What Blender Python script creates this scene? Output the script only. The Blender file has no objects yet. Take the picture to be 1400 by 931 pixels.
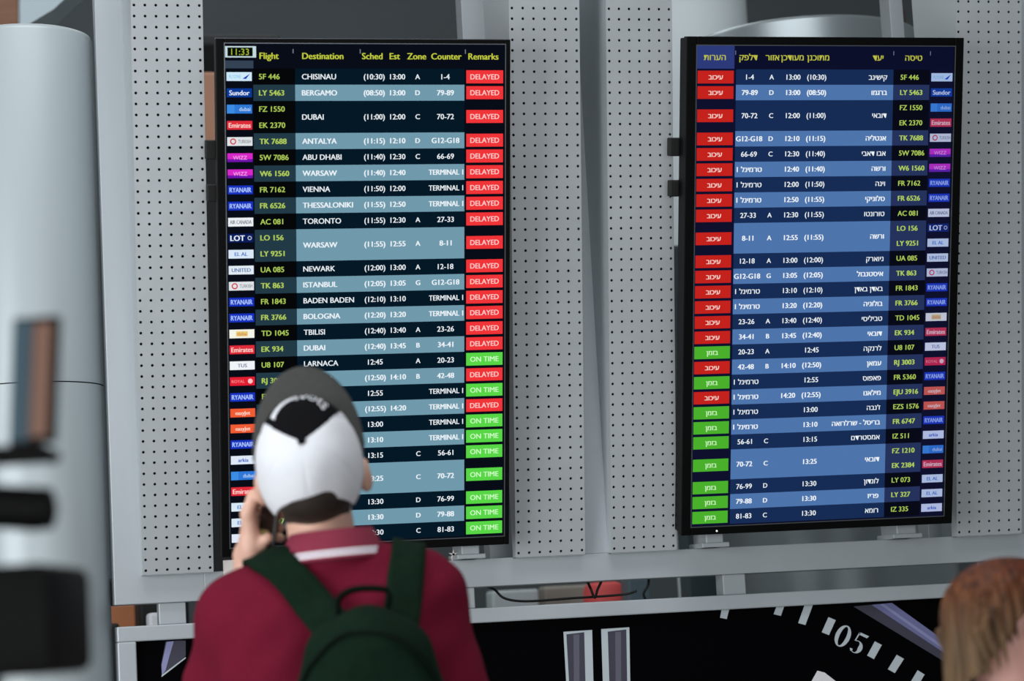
import bpy, bmesh, math, random
import numpy as np
from mathutils import Vector, Matrix, Euler

S = bpy.context.scene
COL = S.collection
random.seed(7)

# ------------------------------------------------------------------ camera
YAW, PIT, ROL = 0.2372424, -0.1176558, -0.0540377      # yaw right, negative pitch = looking up
FPX, CAMZ, DIST = 3244.06, 1.38, 5.9
TILT_PANEL, TILT_TV = 0.1779530, 0.2426104
_f = np.array([math.sin(YAW)*math.cos(PIT), math.cos(YAW)*math.cos(PIT), -math.sin(PIT)])
_r = np.array([math.cos(YAW), -math.sin(YAW), 0.0]); _u = np.cross(_r, _f)
_r, _u = math.cos(ROL)*_r+math.sin(ROL)*_u, -math.sin(ROL)*_r+math.cos(ROL)*_u
CAM = np.array([0.0, -DIST, CAMZ])
FH = np.array([math.sin(YAW), math.cos(YAW), 0.0]); RH = np.array([math.cos(YAW), -math.sin(YAW), 0.0])

def ray(px, py): return _f + _r*(px-700)/FPX - _u*(py-465.5)/FPX
def at(px, py, Y):
    d = ray(px, py); return Vector(CAM + d*(Y-CAM[1])/d[1])
def on_plane(px, py, P, t):
    d = ray(px, py); n = np.array([0, -math.cos(t), -math.sin(t)])
    return Vector(CAM + d*((np.array(P)-CAM) @ n)/(d @ n))
def at_depth(px, py, dist):
    d = ray(px, py); return Vector(CAM + d*dist/(d @ FH))

cd = bpy.data.cameras.new('camera'); cam = bpy.data.objects.new('camera', cd); COL.objects.link(cam)
cam.matrix_world = Matrix(((_r[0], _u[0], -_f[0], CAM[0]), (_r[1], _u[1], -_f[1], CAM[1]), (_r[2], _u[2], -_f[2], CAM[2]), (0, 0, 0, 1)))
cd.sensor_width = 36; cd.lens = FPX/1400*36; cd.clip_start = .05; cd.clip_end = 100
cd.dof.use_dof = True; cd.dof.focus_distance = 6.0; cd.dof.aperture_fstop = 3.2
S.camera = cam

# ------------------------------------------------------------------ light
W = bpy.data.worlds.new('hall'); S.world = W; W.use_nodes = True
W.node_tree.nodes['Background'].inputs[0].default_value = (.80, .87, .91, 1)
W.node_tree.nodes['Background'].inputs[1].default_value = .20
def area(name, loc, target, size, size_y, power, color):
    l = bpy.data.lights.new(name, 'AREA'); l.shape = 'RECTANGLE'; l.size = size; l.size_y = size_y; l.energy = power; l.color = color
    o = bpy.data.objects.new(name, l); COL.objects.link(o); o.location = loc
    o.rotation_euler = (Vector(target)-Vector(loc)).to_track_quat('-Z', 'Y').to_euler()
    return o
area('window_daylight', (-3.6, -3.6, 1.7), (1.0, 0, 1.7), 3.2, 2.8, 190, (.96, .985, 1.0))
area('front_fill', (0.4, -9.2, 1.5), (1.1, 0, 1.7), 4, 2.4, 125, (.97, .99, 1.0))  # added fill behind the camera, brightens the centre and right panels
area('skylight', (0.6, -2.6, 6.5), (0.8, -1.4, 1.0), 4, 3, 170, (.97, .99, 1.0))
area('rear_skylight', (1.0, 3.0, 6.0), (1.0, 4.5, 1.0), 5, 2, 90, (.95, .99, 1.0))

S.view_settings.view_transform = 'Standard'; S.view_settings.look = 'None'
S.view_settings.exposure = 0; S.view_settings.gamma = 1; S.view_settings.use_curve_mapping = False

# ------------------------------------------------------------------ materials
def lin(c):
    return tuple((v/255/12.92 if v/255 <= .04045 else ((v/255+.055)/1.055)**2.4) for v in c) + (1,)
MATS = {}
def mat(name, rgb, rough=.5, metal=0.0, var=0.0, scale=8, stretch=(1, 1, 1), bump=0.0, spec=.5):
    if name in MATS: return MATS[name]
    m = bpy.data.materials.new(name); m.use_nodes = True; nt = m.node_tree; b = nt.nodes['Principled BSDF']
    c = lin(rgb); b.inputs['Base Color'].default_value = c; b.inputs['Roughness'].default_value = rough
    b.inputs['Metallic'].default_value = metal; b.inputs['Specular IOR Level'].default_value = spec
    if var or bump:
        tc = nt.nodes.new('ShaderNodeTexCoord'); mp = nt.nodes.new('ShaderNodeMapping'); mp.inputs['Scale'].default_value = stretch
        nz = nt.nodes.new('ShaderNodeTexNoise'); nz.inputs['Scale'].default_value = scale; nz.inputs['Detail'].default_value = 5
        nt.links.new(tc.outputs['Object'], mp.inputs[0]); nt.links.new(mp.outputs[0], nz.inputs['Vector'])
        if var:
            rp = nt.nodes.new('ShaderNodeValToRGB')
            rp.color_ramp.elements[0].position = .3; rp.color_ramp.elements[1].position = .7
            rp.color_ramp.elements[0].color = tuple(max(0, v*(1-var)) for v in c[:3])+(1,)
            rp.color_ramp.elements[1].color = tuple(min(1, v*(1+var)) for v in c[:3])+(1,)
            nt.links.new(nz.outputs['Fac'], rp.inputs[0]); nt.links.new(rp.outputs[0], b.inputs['Base Color'])
        if bump:
            bp = nt.nodes.new('ShaderNodeBump'); bp.inputs['Strength'].default_value = bump; bp.inputs['Distance'].default_value = .01
            nt.links.new(nz.outputs['Fac'], bp.inputs['Height']); nt.links.new(bp.outputs[0], b.inputs['Normal'])
    MATS[name] = m; return m
def em(rgb, k=1.0):
    name = 'lit_%d_%d_%d' % tuple(rgb)
    if name in MATS: return MATS[name]
    m = bpy.data.materials.new(name); m.use_nodes = True; b = m.node_tree.nodes['Principled BSDF']
    b.inputs['Base Color'].default_value = (0, 0, 0, 1); b.inputs['Specular IOR Level'].default_value = 0
    b.inputs['Roughness'].default_value = .6
    b.inputs['Emission Color'].default_value = lin(rgb); b.inputs['Emission Strength'].default_value = k
    MATS[name] = m; return m

METAL = mat('grey_painted_metal', (176, 183, 188), .42, .25, .05, 6, (1, 1, .15), .02)
SHEET = mat('perforated_grey_metal', (176, 181, 185), .5, .2, .04, 9)
FLANGE = mat('grey_metal_flange', (186, 193, 197), .4, .25)
DARKIN = mat('dark_panel_interior', (14, 15, 17), .9)
BEZEL = mat('black_plastic', (4, 4, 5), .5, spec=.1)
BEZELTRIM = mat('thin_grey_trim', (95, 100, 108), .35, .6)
BLACK = mat('matt_black', (7, 7, 8), .7)

# ------------------------------------------------------------------ helpers
def tag(o, label=None, cat=None, group=None, kind=None):
    if label: o['label'] = label
    if cat: o['category'] = cat
    if group: o['group'] = group
    if kind: o['kind'] = kind
    return o
def empty(name, loc=(0, 0, 0), rot=(0, 0, 0)):
    o = bpy.data.objects.new(name, None); COL.objects.link(o); o.location = loc; o.rotation_euler = rot; o.empty_display_size = .1
    return o
class MB:
    """collects geometry for one mesh object"""
    def __init__(s): s.v = []; s.f = []; s.m = []; s.mats = []
    def mi(s, m):
        if m not in s.mats: s.mats.append(m)
        return s.mats.index(m)
    def add(s, vs, fs, m):
        n = len(s.v); k = s.mi(m); s.v += [tuple(v) for v in vs]
        for f in fs: s.f.append(tuple(i+n for i in f)); s.m.append(k)
    def box(s, lo, hi, m, bev=0.0):
        lo, hi = Vector(lo), Vector(hi)
        if bev > 0:
            bm = bmesh.new(); bmesh.ops.create_cube(bm, size=1)
            for v in bm.verts: v.co = Vector([(lo[i]+hi[i])/2+v.co[i]*(hi[i]-lo[i]) for i in range(3)])
            bmesh.ops.bevel(bm, geom=list(bm.edges), offset=bev, segments=2, affect='EDGES', profile=.5)
            bm.verts.index_update()
            s.add([v.co for v in bm.verts], [[v.index for v in f.verts] for f in bm.faces], m); bm.free(); return
        c = [(x, y, z) for x in (lo[0], hi[0]) for y in (lo[1], hi[1]) for z in (lo[2], hi[2])]
        s.add(c, [(0, 1, 3, 2), (4, 6, 7, 5), (0, 4, 5, 1), (2, 3, 7, 6), (0, 2, 6, 4), (1, 5, 7, 3)], m)
    def quad(s, x0, y0, x1, y1, z, m):
        s.add([(x0, y0, z), (x1, y0, z), (x1, y1, z), (x0, y1, z)], [(0, 1, 2, 3)], m)
    def prism(s, poly, off, m):
        """polygon of 3d points extruded by vector off"""
        n = len(poly); off = Vector(off); vs = [Vector(p) for p in poly]; vs += [p+off for p in vs]
        s.add(vs, [tuple(range(n)), tuple(reversed(range(n, 2*n)))]+[(i, n+i, n+(i+1) % n, (i+1) % n) for i in range(n)], m)
    def tube(s, pts, rad, m, n=10):
        pts = [Vector(p) for p in pts]; N = len(pts)
        rad = rad if isinstance(rad, (list, tuple)) else [rad]*N
        vs = []; up = None
        for i, p in enumerate(pts):
            t = (pts[min(i+1, N-1)]-pts[max(i-1, 0)]).normalized()
            a = (up - t*up.dot(t)).normalized() if up is not None else t.orthogonal().normalized()
            up = a; b = t.cross(a)
            vs += [p+(a*math.cos(2*math.pi*k/n)+b*math.sin(2*math.pi*k/n))*rad[i] for k in range(n)]
        fs = [(i*n+k, i*n+(k+1) % n, (i+1)*n+(k+1) % n, (i+1)*n+k) for i in range(N-1) for k in range(n)]
        fs += [tuple(reversed(range(n))), tuple(range((N-1)*n, N*n))]
        s.add(vs, fs, m)
    def cyl(s, c, r, z0, z1, m, n=64, r1=None):
        r1 = r if r1 is None else r1
        vs = [(c[0]+r*math.cos(2*math.pi*k/n), c[1]+r*math.sin(2*math.pi*k/n), z0) for k in range(n)]
        vs += [(c[0]+r1*math.cos(2*math.pi*k/n), c[1]+r1*math.sin(2*math.pi*k/n), z1) for k in range(n)]
        s.add(vs, [(k, (k+1) % n, n+(k+1) % n, n+k) for k in range(n)]+[tuple(reversed(range(n))), tuple(range(n, 2*n))], m)
    def build(s, name, parent=None, smooth=False):
        me = bpy.data.meshes.new(name); me.from_pydata(s.v, [], s.f)
        for m in s.mats: me.materials.append(m)
        me.polygons.foreach_set('material_index', s.m)
        if smooth: me.polygons.foreach_set('use_smooth', [True]*len(s.f))
        me.update(); o = bpy.data.objects.new(name, me); COL.objects.link(o)
        if parent: o.parent = parent
        return o
def autosmooth(o, deg=40):
    me = o.data
    me.polygons.foreach_set('use_smooth', [True]*len(me.polygons))
    me.set_sharp_from_angle(angle=math.radians(deg))
    return o
def spline(pts, n):
    """Catmull-Rom through pts"""
    P = [Vector(p) for p in pts]; P = [P[0]*2-P[1]]+P+[P[-1]*2-P[-2]]; out = []
    K = len(P)-3
    for j in range(n+1):
        t = j/n*K; i = min(int(t), K-1); t -= i; a, b, c, d = P[i:i+4]
        out.append(.5*((2*b)+(c-a)*t+(2*a-5*b+4*c-d)*t*t+(3*b-a-3*c+d)*t*t*t))
    return out
_TC = {}
def glyphs(text):
    if text not in _TC:
        c = bpy.data.curves.new('t', 'FONT'); c.body = text; c.resolution_u = 3
        o = bpy.data.objects.new('t', c); me = bpy.data.meshes.new_from_object(o)
        vs = [tuple(v.co) for v in me.vertices]; fs = [tuple(p.vertices) for p in me.polygons]
        bpy.data.objects.remove(o); bpy.data.curves.remove(c); bpy.data.meshes.remove(me)
        xs = [v[0] for v in vs] or [0, 1]
        _TC[text] = (vs, fs, min(xs), max(xs))
    return _TC[text]
def heb(t):
    """right-to-left display order"""
    return t[::-1].replace('(', '\0').replace(')', '(').replace('\0', ')')
def text(mb, s, x, y, cap, m, z=.0012, align='l', maxw=None, bold=0.0, sx=1.0):
    """s with its capital height cap, vertically centred on y"""
    vs, fs, x0, x1 = glyphs(s); k = cap/.69; kx = k*sx
    if maxw and (x1-x0)*kx > maxw: kx = maxw/(x1-x0)
    w = (x1-x0)*kx; ox = {'l': x, 'c': x-w/2, 'r': x-w}[align]
    for d in ((0,) if not bold else (-bold, bold)):
        mb.add([(ox+(v[0]-x0)*kx+d, y-cap/2+v[1]*k, z+(d > 0)*.0001) for v in vs], fs, m)

# ------------------------------------------------------------------ implicit surfaces for bodies, clothes, bags
class SDF:
    def __init__(s, lo, hi, h):
        s.lo = np.array(lo, np.float32); s.h = h
        s.n = np.ceil((np.array(hi)-np.array(lo))/h).astype(int)+1
        s.ax = [s.lo[i]+h*np.arange(s.n[i], dtype=np.float32) for i in range(3)]
        s.F = np.full(tuple(s.n), .2, np.float32)
    def block(s, lo, hi):
        i0 = np.clip(np.floor((np.array(lo)-s.lo)/s.h).astype(int), 0, s.n-1); i1 = np.clip(np.ceil((np.array(hi)-s.lo)/s.h).astype(int)+1, 1, s.n)
        sl = tuple(slice(a, b) for a, b in zip(i0, i1))
        g = np.meshgrid(*[s.ax[i][sl[i]] for i in range(3)], indexing='ij')
        return sl, np.stack(g, -1)
    def put(s, d, sl, k, sub=False):
        A = s.F[sl]
        if sub: s.F[sl] = np.maximum(A, -d); return
        if k > 0:
            hh = np.clip(.5+.5*(A-d)/k, 0, 1); s.F[sl] = A*(1-hh)+d*hh-k*hh*(1-hh)
        else: s.F[sl] = np.minimum(A, d)
    def cone(s, a, b, r1, r2, k=.02, flat=None):
        a, b = np.array(a, np.float32), np.array(b, np.float32); R = max(r1, r2)+k+.03
        sl, P = s.block(np.minimum(a, b)-R, np.maximum(a, b)+R)
        if 0 in P.shape: return s
        ab = b-a; t = np.clip(((P-a) @ ab)/(ab @ ab+1e-9), 0, 1)
        s.put(np.linalg.norm(P-a-t[..., None]*ab, axis=-1)-(r1+(r2-r1)*t), sl, k); return s
    def ell(s, c, r, k=.02, M=None, sub=False):
        c, r = np.array(c, np.float32), np.array(r, np.float32); R = r.max()+k+.03
        sl, P = s.block(c-R, c+R)
        if 0 in P.shape: return s
        Q = P-c
        if M is not None: Q = Q @ np.array(M, np.float32)     # M columns = local axes
        k0 = np.linalg.norm(Q/r, axis=-1); k1 = np.linalg.norm(Q/(r*r), axis=-1)+1e-6
        s.put(k0*(k0-1)/k1, sl, k, sub); return s
    def rbox(s, c, hs, rad, k=.01, M=None):
        c, hs = np.array(c, np.float32), np.array(hs, np.float32); R = np.linalg.norm(hs)+k+.03
        sl, P = s.block(c-R, c+R); Q = P-c
        if M is not None: Q = Q @ np.array(M, np.float32)
        q = np.abs(Q)-hs+rad
        d = np.linalg.norm(np.maximum(q, 0), axis=-1)+np.minimum(q.max(-1), 0)-rad
        s.put(d, sl, k); return s
    def grid(s): return np.stack(np.meshgrid(*s.ax, indexing='ij'), -1)
    def cut(s, fn): s.F = np.maximum(s.F, fn(s.grid()).astype(np.float32)); return s
    def warp(s, fn): s.F = s.F+fn(s.grid()).astype(np.float32); return s
    def sample(s, p):
        q = (np.array(p)-s.lo)/s.h; q = np.clip(q, 0, s.n-1.001); i = q.astype(int); f = q-i; v = 0
        for dx in (0, 1):
            for dy in (0, 1):
                for dz in (0, 1):
                    v += s.F[i[0]+dx, i[1]+dy, i[2]+dz]*(f[0] if dx else 1-f[0])*(f[1] if dy else 1-f[1])*(f[2] if dz else 1-f[2])
        return float(v)
    def grad(s, p, e=.006):
        g = np.array([s.sample(np.array(p)+e*np.eye(3)[i])-s.sample(np.array(p)-e*np.eye(3)[i]) for i in range(3)])
        return g/(np.linalg.norm(g)+1e-9)
    def push(s, p, d):
        p = np.array(p, float)
        for _ in range(6):
            v = s.sample(p)
            if v >= d-1e-4: break
            p = p+s.grad(p)*(d-v)
        return p
    def build(s, name, m, parent=None):
        F = s.F; F[0], F[-1], F[:, 0], F[:, -1], F[:, :, 0], F[:, :, -1] = (.2,)*6
        I = F < 0; nx, ny, nz = (d-1 for d in F.shape)
        cs = [(a, b, c) for a in (0, 1) for b in (0, 1) for c in (0, 1)]
        sub = lambda A, o: A[o[0]:o[0]+nx, o[1]:o[1]+ny, o[2]:o[2]+nz]
        anyi = np.zeros((nx, ny, nz), bool); alli = np.ones((nx, ny, nz), bool)
        for o in cs: anyi |= sub(I, o); alli &= sub(I, o)
        act = anyi & ~alli; idx = np.full((nx, ny, nz), -1, np.int64); cells = np.argwhere(act); idx[act] = np.arange(len(cells))
        acc = np.zeros((len(cells), 3)); cnt = np.zeros(len(cells))
        for o in cs:
            for ax in range(3):
                if o[ax]: continue
                o2 = list(o); o2[ax] = 1
                a = F[tuple((cells+o).T)]; b = F[tuple((cells+o2).T)]; cr = (a < 0) != (b < 0)
                t = np.where(cr, a/np.where(cr, a-b, 1), 0); p = np.tile(np.array(o, float), (len(cells), 1)); p[:, ax] = t
                acc[cr] += p[cr]; cnt[cr] += 1
        V = s.lo+(cells+acc/cnt[:, None])*s.h
        Q = []
        for ax in range(3):
            b, c = [(1, 2), (2, 0), (0, 1)][ax]
            lo = [slice(None)]*3; hi = [slice(None)]*3; lo[ax] = slice(0, -1); hi[ax] = slice(1, None)
            A, B = I[tuple(lo)], I[tuple(hi)]
            e = np.argwhere(A != B); e = e[(e[:, b] > 0) & (e[:, c] > 0) & (e[:, b] < F.shape[b]-1) & (e[:, c] < F.shape[c]-1)]
            sg = A[tuple(e.T)]
            def cell(db, dc):
                q = e.copy(); q[:, b] -= db; q[:, c] -= dc; return idx[tuple(q.T)]
            q = np.stack([cell(1, 1), cell(0, 1), cell(0, 0), cell(1, 0)], 1)
            q[~sg] = q[~sg][:, ::-1]; Q.append(q)
        Q = np.concatenate(Q); Q = Q[(Q >= 0).all(1)]
        me = bpy.data.meshes.new(name); me.vertices.add(len(V)); me.vertices.foreach_set('co', V.astype(np.float32).ravel())
        me.loops.add(Q.size); me.loops.foreach_set('vertex_index', Q.astype(np.int32).ravel())
        me.polygons.add(len(Q)); me.polygons.foreach_set('loop_start', np.arange(0, Q.size, 4, dtype=np.int32))
        me.polygons.foreach_set('use_smooth', np.ones(len(Q), bool))
        me.update(calc_edges=True); me.validate(); me.materials.append(m)
        o = bpy.data.objects.new(name, me); COL.objects.link(o)
        if parent: o.parent = parent
        return o

# ------------------------------------------------------------------ setting
f = MB(); f.box((-9, -9, -.1), (11, 9, 0), mat('grey_stone_floor', (158, 158, 154), .4, 0, .12, 3)); tag(f.build('floor'), kind='structure')
w = MB(); w.box((-9, 7.0, 0), (11, 7.2, 7), mat('dark_grey_wall', (72, 79, 83), .8, 0, .06, 1.2)); tag(w.build('wall_back'), kind='structure')

def bg_box(name, px0, py0, px1, py1, Y, depth, m, label, cat, to_floor=True, group=None, bev=.01):
    a, b = at(px0, py0, Y), at(px1, py1, Y)
    o = MB(); o.box((min(a.x, b.x), Y, 0 if to_floor else min(a.z, b.z)), (max(a.x, b.x), Y+depth, max(a.z, b.z)), m, bev)
    return tag(o.build(name), label, cat, group)

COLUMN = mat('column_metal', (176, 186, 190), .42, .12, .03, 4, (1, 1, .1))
def column(name, px_c, px_r, py_top, Y, joint_py, label, cm=None):
    cm = cm or COLUMN
    c = at(px_c, 300, Y); e = at(px_r, 300, Y); R = e.x-c.x; zt = at(px_c, py_top, Y-R).z
    root = empty(name, (c.x, c.y, 0)); tag(root, label, 'column')
    zj = at(px_c, joint_py, Y-R).z if joint_py else zt*.55
    prof = [(0, zt), (R-.014, zt), (R-.004, zt-.004), (R, zt-.014), (R, zj+.0015)]
    def lathe(pr, nm, m):
        n = 96; b = MB(); vs = [(r*math.cos(2*math.pi*k/n), r*math.sin(2*math.pi*k/n), z) for r, z in pr for k in range(n)]
        b.add(vs, [(i*n+k, (i+1)*n+k, (i+1)*n+(k+1) % n, i*n+(k+1) % n) for i in range(len(pr)-1) for k in range(n)], m)
        return autosmooth(b.build(nm, root), 50)
    lathe(prof, 'upper_cladding', cm)
    lathe([(R-.006, zj+.004), (R-.006, zj-.004)], 'joint_groove', DARKIN)
    lathe([(R, zj-.0015), (R, .14)], 'lower_cladding', cm)
    lathe([(R+.012, .14), (R+.012, 0)], 'base_ring', METAL)
    return root
column('cladding_column', 42, 134, 30, .12, 522, 'round grey metal clad column left of the display frame')
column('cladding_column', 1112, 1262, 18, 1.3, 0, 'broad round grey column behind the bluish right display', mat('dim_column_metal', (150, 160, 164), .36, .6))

WOOD = mat('brown_wood', (126, 88, 66), .6, 0, .2, 3, (1, 1, 6))
bg_box('wood_panel', -160, -120, 34, 300, 3.2, .1, WOOD, 'brown wood wall panel in the top corner above the left column', 'panel')
bg_box('wood_panel', 262, 98, 330, 198, 2.6, .08, mat('tan_wood', (168, 122, 98), .6, 0, .1, 3), 'light brown panel glimpsed between perforated strip and left display', 'panel')
bg_box('shadow_gap_box', 236, 46, 384, 62, 2.9, 4.1, mat('charcoal_grey', (40, 42, 44), .8), 'dark box painted as a shadow gap, running back from top left corner of left display', 'beam', False)  # dark box in place of a shadow gap, shade put into its colour
bg_box('charcoal_screen', 250, 199, 345, 300, 2.45, .06, mat('near_black_board', (20, 21, 23), .8), 'dark board in gap left of left display, below the light brown panel', 'board')
bg_box('brown_post', 1218, 10, 1268, 400, 1.9, .06, mat('dark_brown', (74, 58, 50), .7), 'dark brown post behind top right corner of the bluish display', 'post')
o = MB(); o.prism([at(28, -60, 2.4), at(150, -60, 2.4), at(74, 12, 2.4), at(28, 40, 2.4)], (0, .3, 0), mat('pale_beam', (188, 204, 212), .6))
tag(o.build('ceiling_beam'), 'pale slanted beam end above the left column', 'beam')
o = MB(); a = at(955, 100, 2.2); o.cyl((a.x, a.y), .19, 0, 3.6, mat('pale_column', (214, 224, 228), .6), 64)
tag(autosmooth(o.build('concrete_column')), 'pale smooth column behind left edge of the bluish display', 'column')

# ------------------------------------------------------------------ display frame
ZR0, ZR1 = at(640, 803, 0).z, at(640, 765, 0).z
XL = at(150, 620, 0).x; XE = at(1520, 700, 0).x; ZT = 3.35
fr = empty('display_frame', (XL, .04, 0)); tag(fr, 'grey painted steel frame carrying both flight displays and perforated panels', 'frame')
def fpart(name, lo, hi, bev=.0015, m=METAL):
    o = MB(); o.box((lo[0]-XL, lo[1]-.04, lo[2]), (hi[0]-XL, hi[1]-.04, hi[2]), m, bev); return o.build(name, fr)
PX = [(at(195, 787, -.03).x, at(292, 781, -.03).x), (at(705, 763, -.03).x, at(800, 757, -.03).x), (at(836, 758, -.03).x, at(925, 752, -.03).x), (at(1308, 735, -.03).x, at(1397, 730, -.03).x)]
fpart('post', (XL, 0, ZR0), (PX[0][1]-.02, .08, ZT))
fpart('post', (PX[1][0]+.07, 0, ZR1), (PX[2][0]+.08, .08, ZT))
fpart('post', (PX[3][0]+.075, 0, ZR1), (XE, .08, ZT))
fpart('bottom_rail', (PX[0][1]-.0205, 0, ZR0), (XE, .08, ZR1))
fpart('top_rail', (XL, 0, ZT), (XE, .08, ZT+.08))
a, b = at(626, 5, .2), at(661, 5, .2); fpart('rear_post', (a.x, .16, ZR1), (b.x, .23, ZT))
a, b = at(1208, 5, .2), at(1226, 5, .2); fpart('rear_post', (a.x, .16, ZR1), (b.x, .23, ZT))
fpart('rear_rail', (XL, .08, ZR0), (XE, .16, ZR1))
ZA1 = at(640, 832, 0).z
for p0, p1 in ((217, 254), (990, 1021), (1352, 1392)):
    a, b = at(p0, 835, .02), at(p1, 835, .02)
    fpart('spacer_post', (a.x, .015, ZA1), (b.x, .075, ZR0), .002)
a = at(655, 815, .02); fpart('spacer_post', (a.x-.035, .015, ZA1), (a.x-.012, .075, ZR0), .002)

# ------------------------------------------------------------------ perforated panels
def perforated_panel(x0, x1, label):
    P0 = at(240, 785, -.03); zb = P0.z; L = 1.50*1.09; wd = x1-x0; st = .0264
    root = empty('perforated_panel', (x0, -.03, zb), (math.pi/2+TILT_PANEL, 0, 0)); tag(root, label, 'panel', 'perforated metal strips beside the displays')
    b = MB(); nc = 7; cx = [wd/2+(i-3)*(wd-.016)/6.0*1.0 for i in range(nc)]; nr = int(L/st); cy = [.012+st*j for j in range(nr)]
    bx = [0]+[(cx[i]+cx[i+1])/2 for i in range(nc-1)]+[wd]; by = [0]+[(cy[i]+cy[i+1])/2 for i in range(nr-1)]+[cy[-1]+.012]
    r = .0036; t = .004
    for i in range(nc):
        for j in range(nr):
            X0, X1, Y0, Y1 = bx[i], bx[i+1], by[j], by[j+1]; xm, ym = cx[i], cy[j]
            out = [(X1, ym), (X1, Y1), (xm, Y1), (X0, Y1), (X0, ym), (X0, Y0), (xm, Y0), (X1, Y0)]
            ring = [(xm+r*math.cos(k*math.pi/4), ym+r*math.sin(k*math.pi/4)) for k in range(8)]
            vs = [(p[0], p[1], 0) for p in out]+[(p[0], p[1], 0) for p in ring]+[(p[0], p[1], -t) for p in ring]
            b.add(vs, [(k, (k+1) % 8, 8+(k+1) % 8, 8+k) for k in range(8)]+[(8+k, 8+(k+1) % 8, 16+(k+1) % 8, 16+k) for k in range(8)], SHEET)
    b.build('perforated_sheet', root)
    T = by[-1]
    # side returns: wedge from the frame face (world y=0) to the tilted sheet
    def inv(v):        # point at sheet height v projected back onto the frame plane, in local coordinates
        s_, c_ = math.sin(TILT_PANEL), math.cos(TILT_PANEL)
        y = -.03-v*s_; z = v*c_; dy = 0.0-y           # go straight back to world y=0
        return (v+dy*(-s_), -dy*c_)                   # local Y, local Z
    y0, z0 = inv(0); y1, z1 = inv(T)
    for x, nm in ((0, 'side_return'), (wd-.002, 'side_return')):
        q = MB(); q.prism([(x, 0, -.0005), (x, y0, z0), (x, y1, z1), (x, T, -.0005)], (.002, 0, 0), FLANGE); q.build(nm, root)
    q = MB(); q.prism([(.003, .002, -.012), (wd-.003, .002, -.012), (wd-.003, T-.002, -.03), (.003, T-.002, -.03)], (0, 0, -.003), DARKIN); q.build('dark_liner', root)
    q = MB(); q.prism([(0, -.0005, 0), (wd, -.0005, 0), (wd, y0-.0005, z0), (0, y0-.0005, z0)], (0, .002, 0), FLANGE); q.build('bottom_return', root)
    return root
perforated_panel(*PX[0], 'perforated grey metal strip beside the round column, left of the left display')
perforated_panel(*PX[1], 'perforated grey metal strip touching right side of the display in English')
perforated_panel(*PX[2], 'perforated grey metal strip touching left side of the display in Hebrew')
perforated_panel(*PX[3], 'perforated grey metal strip beyond right side of the display in Hebrew')

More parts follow.
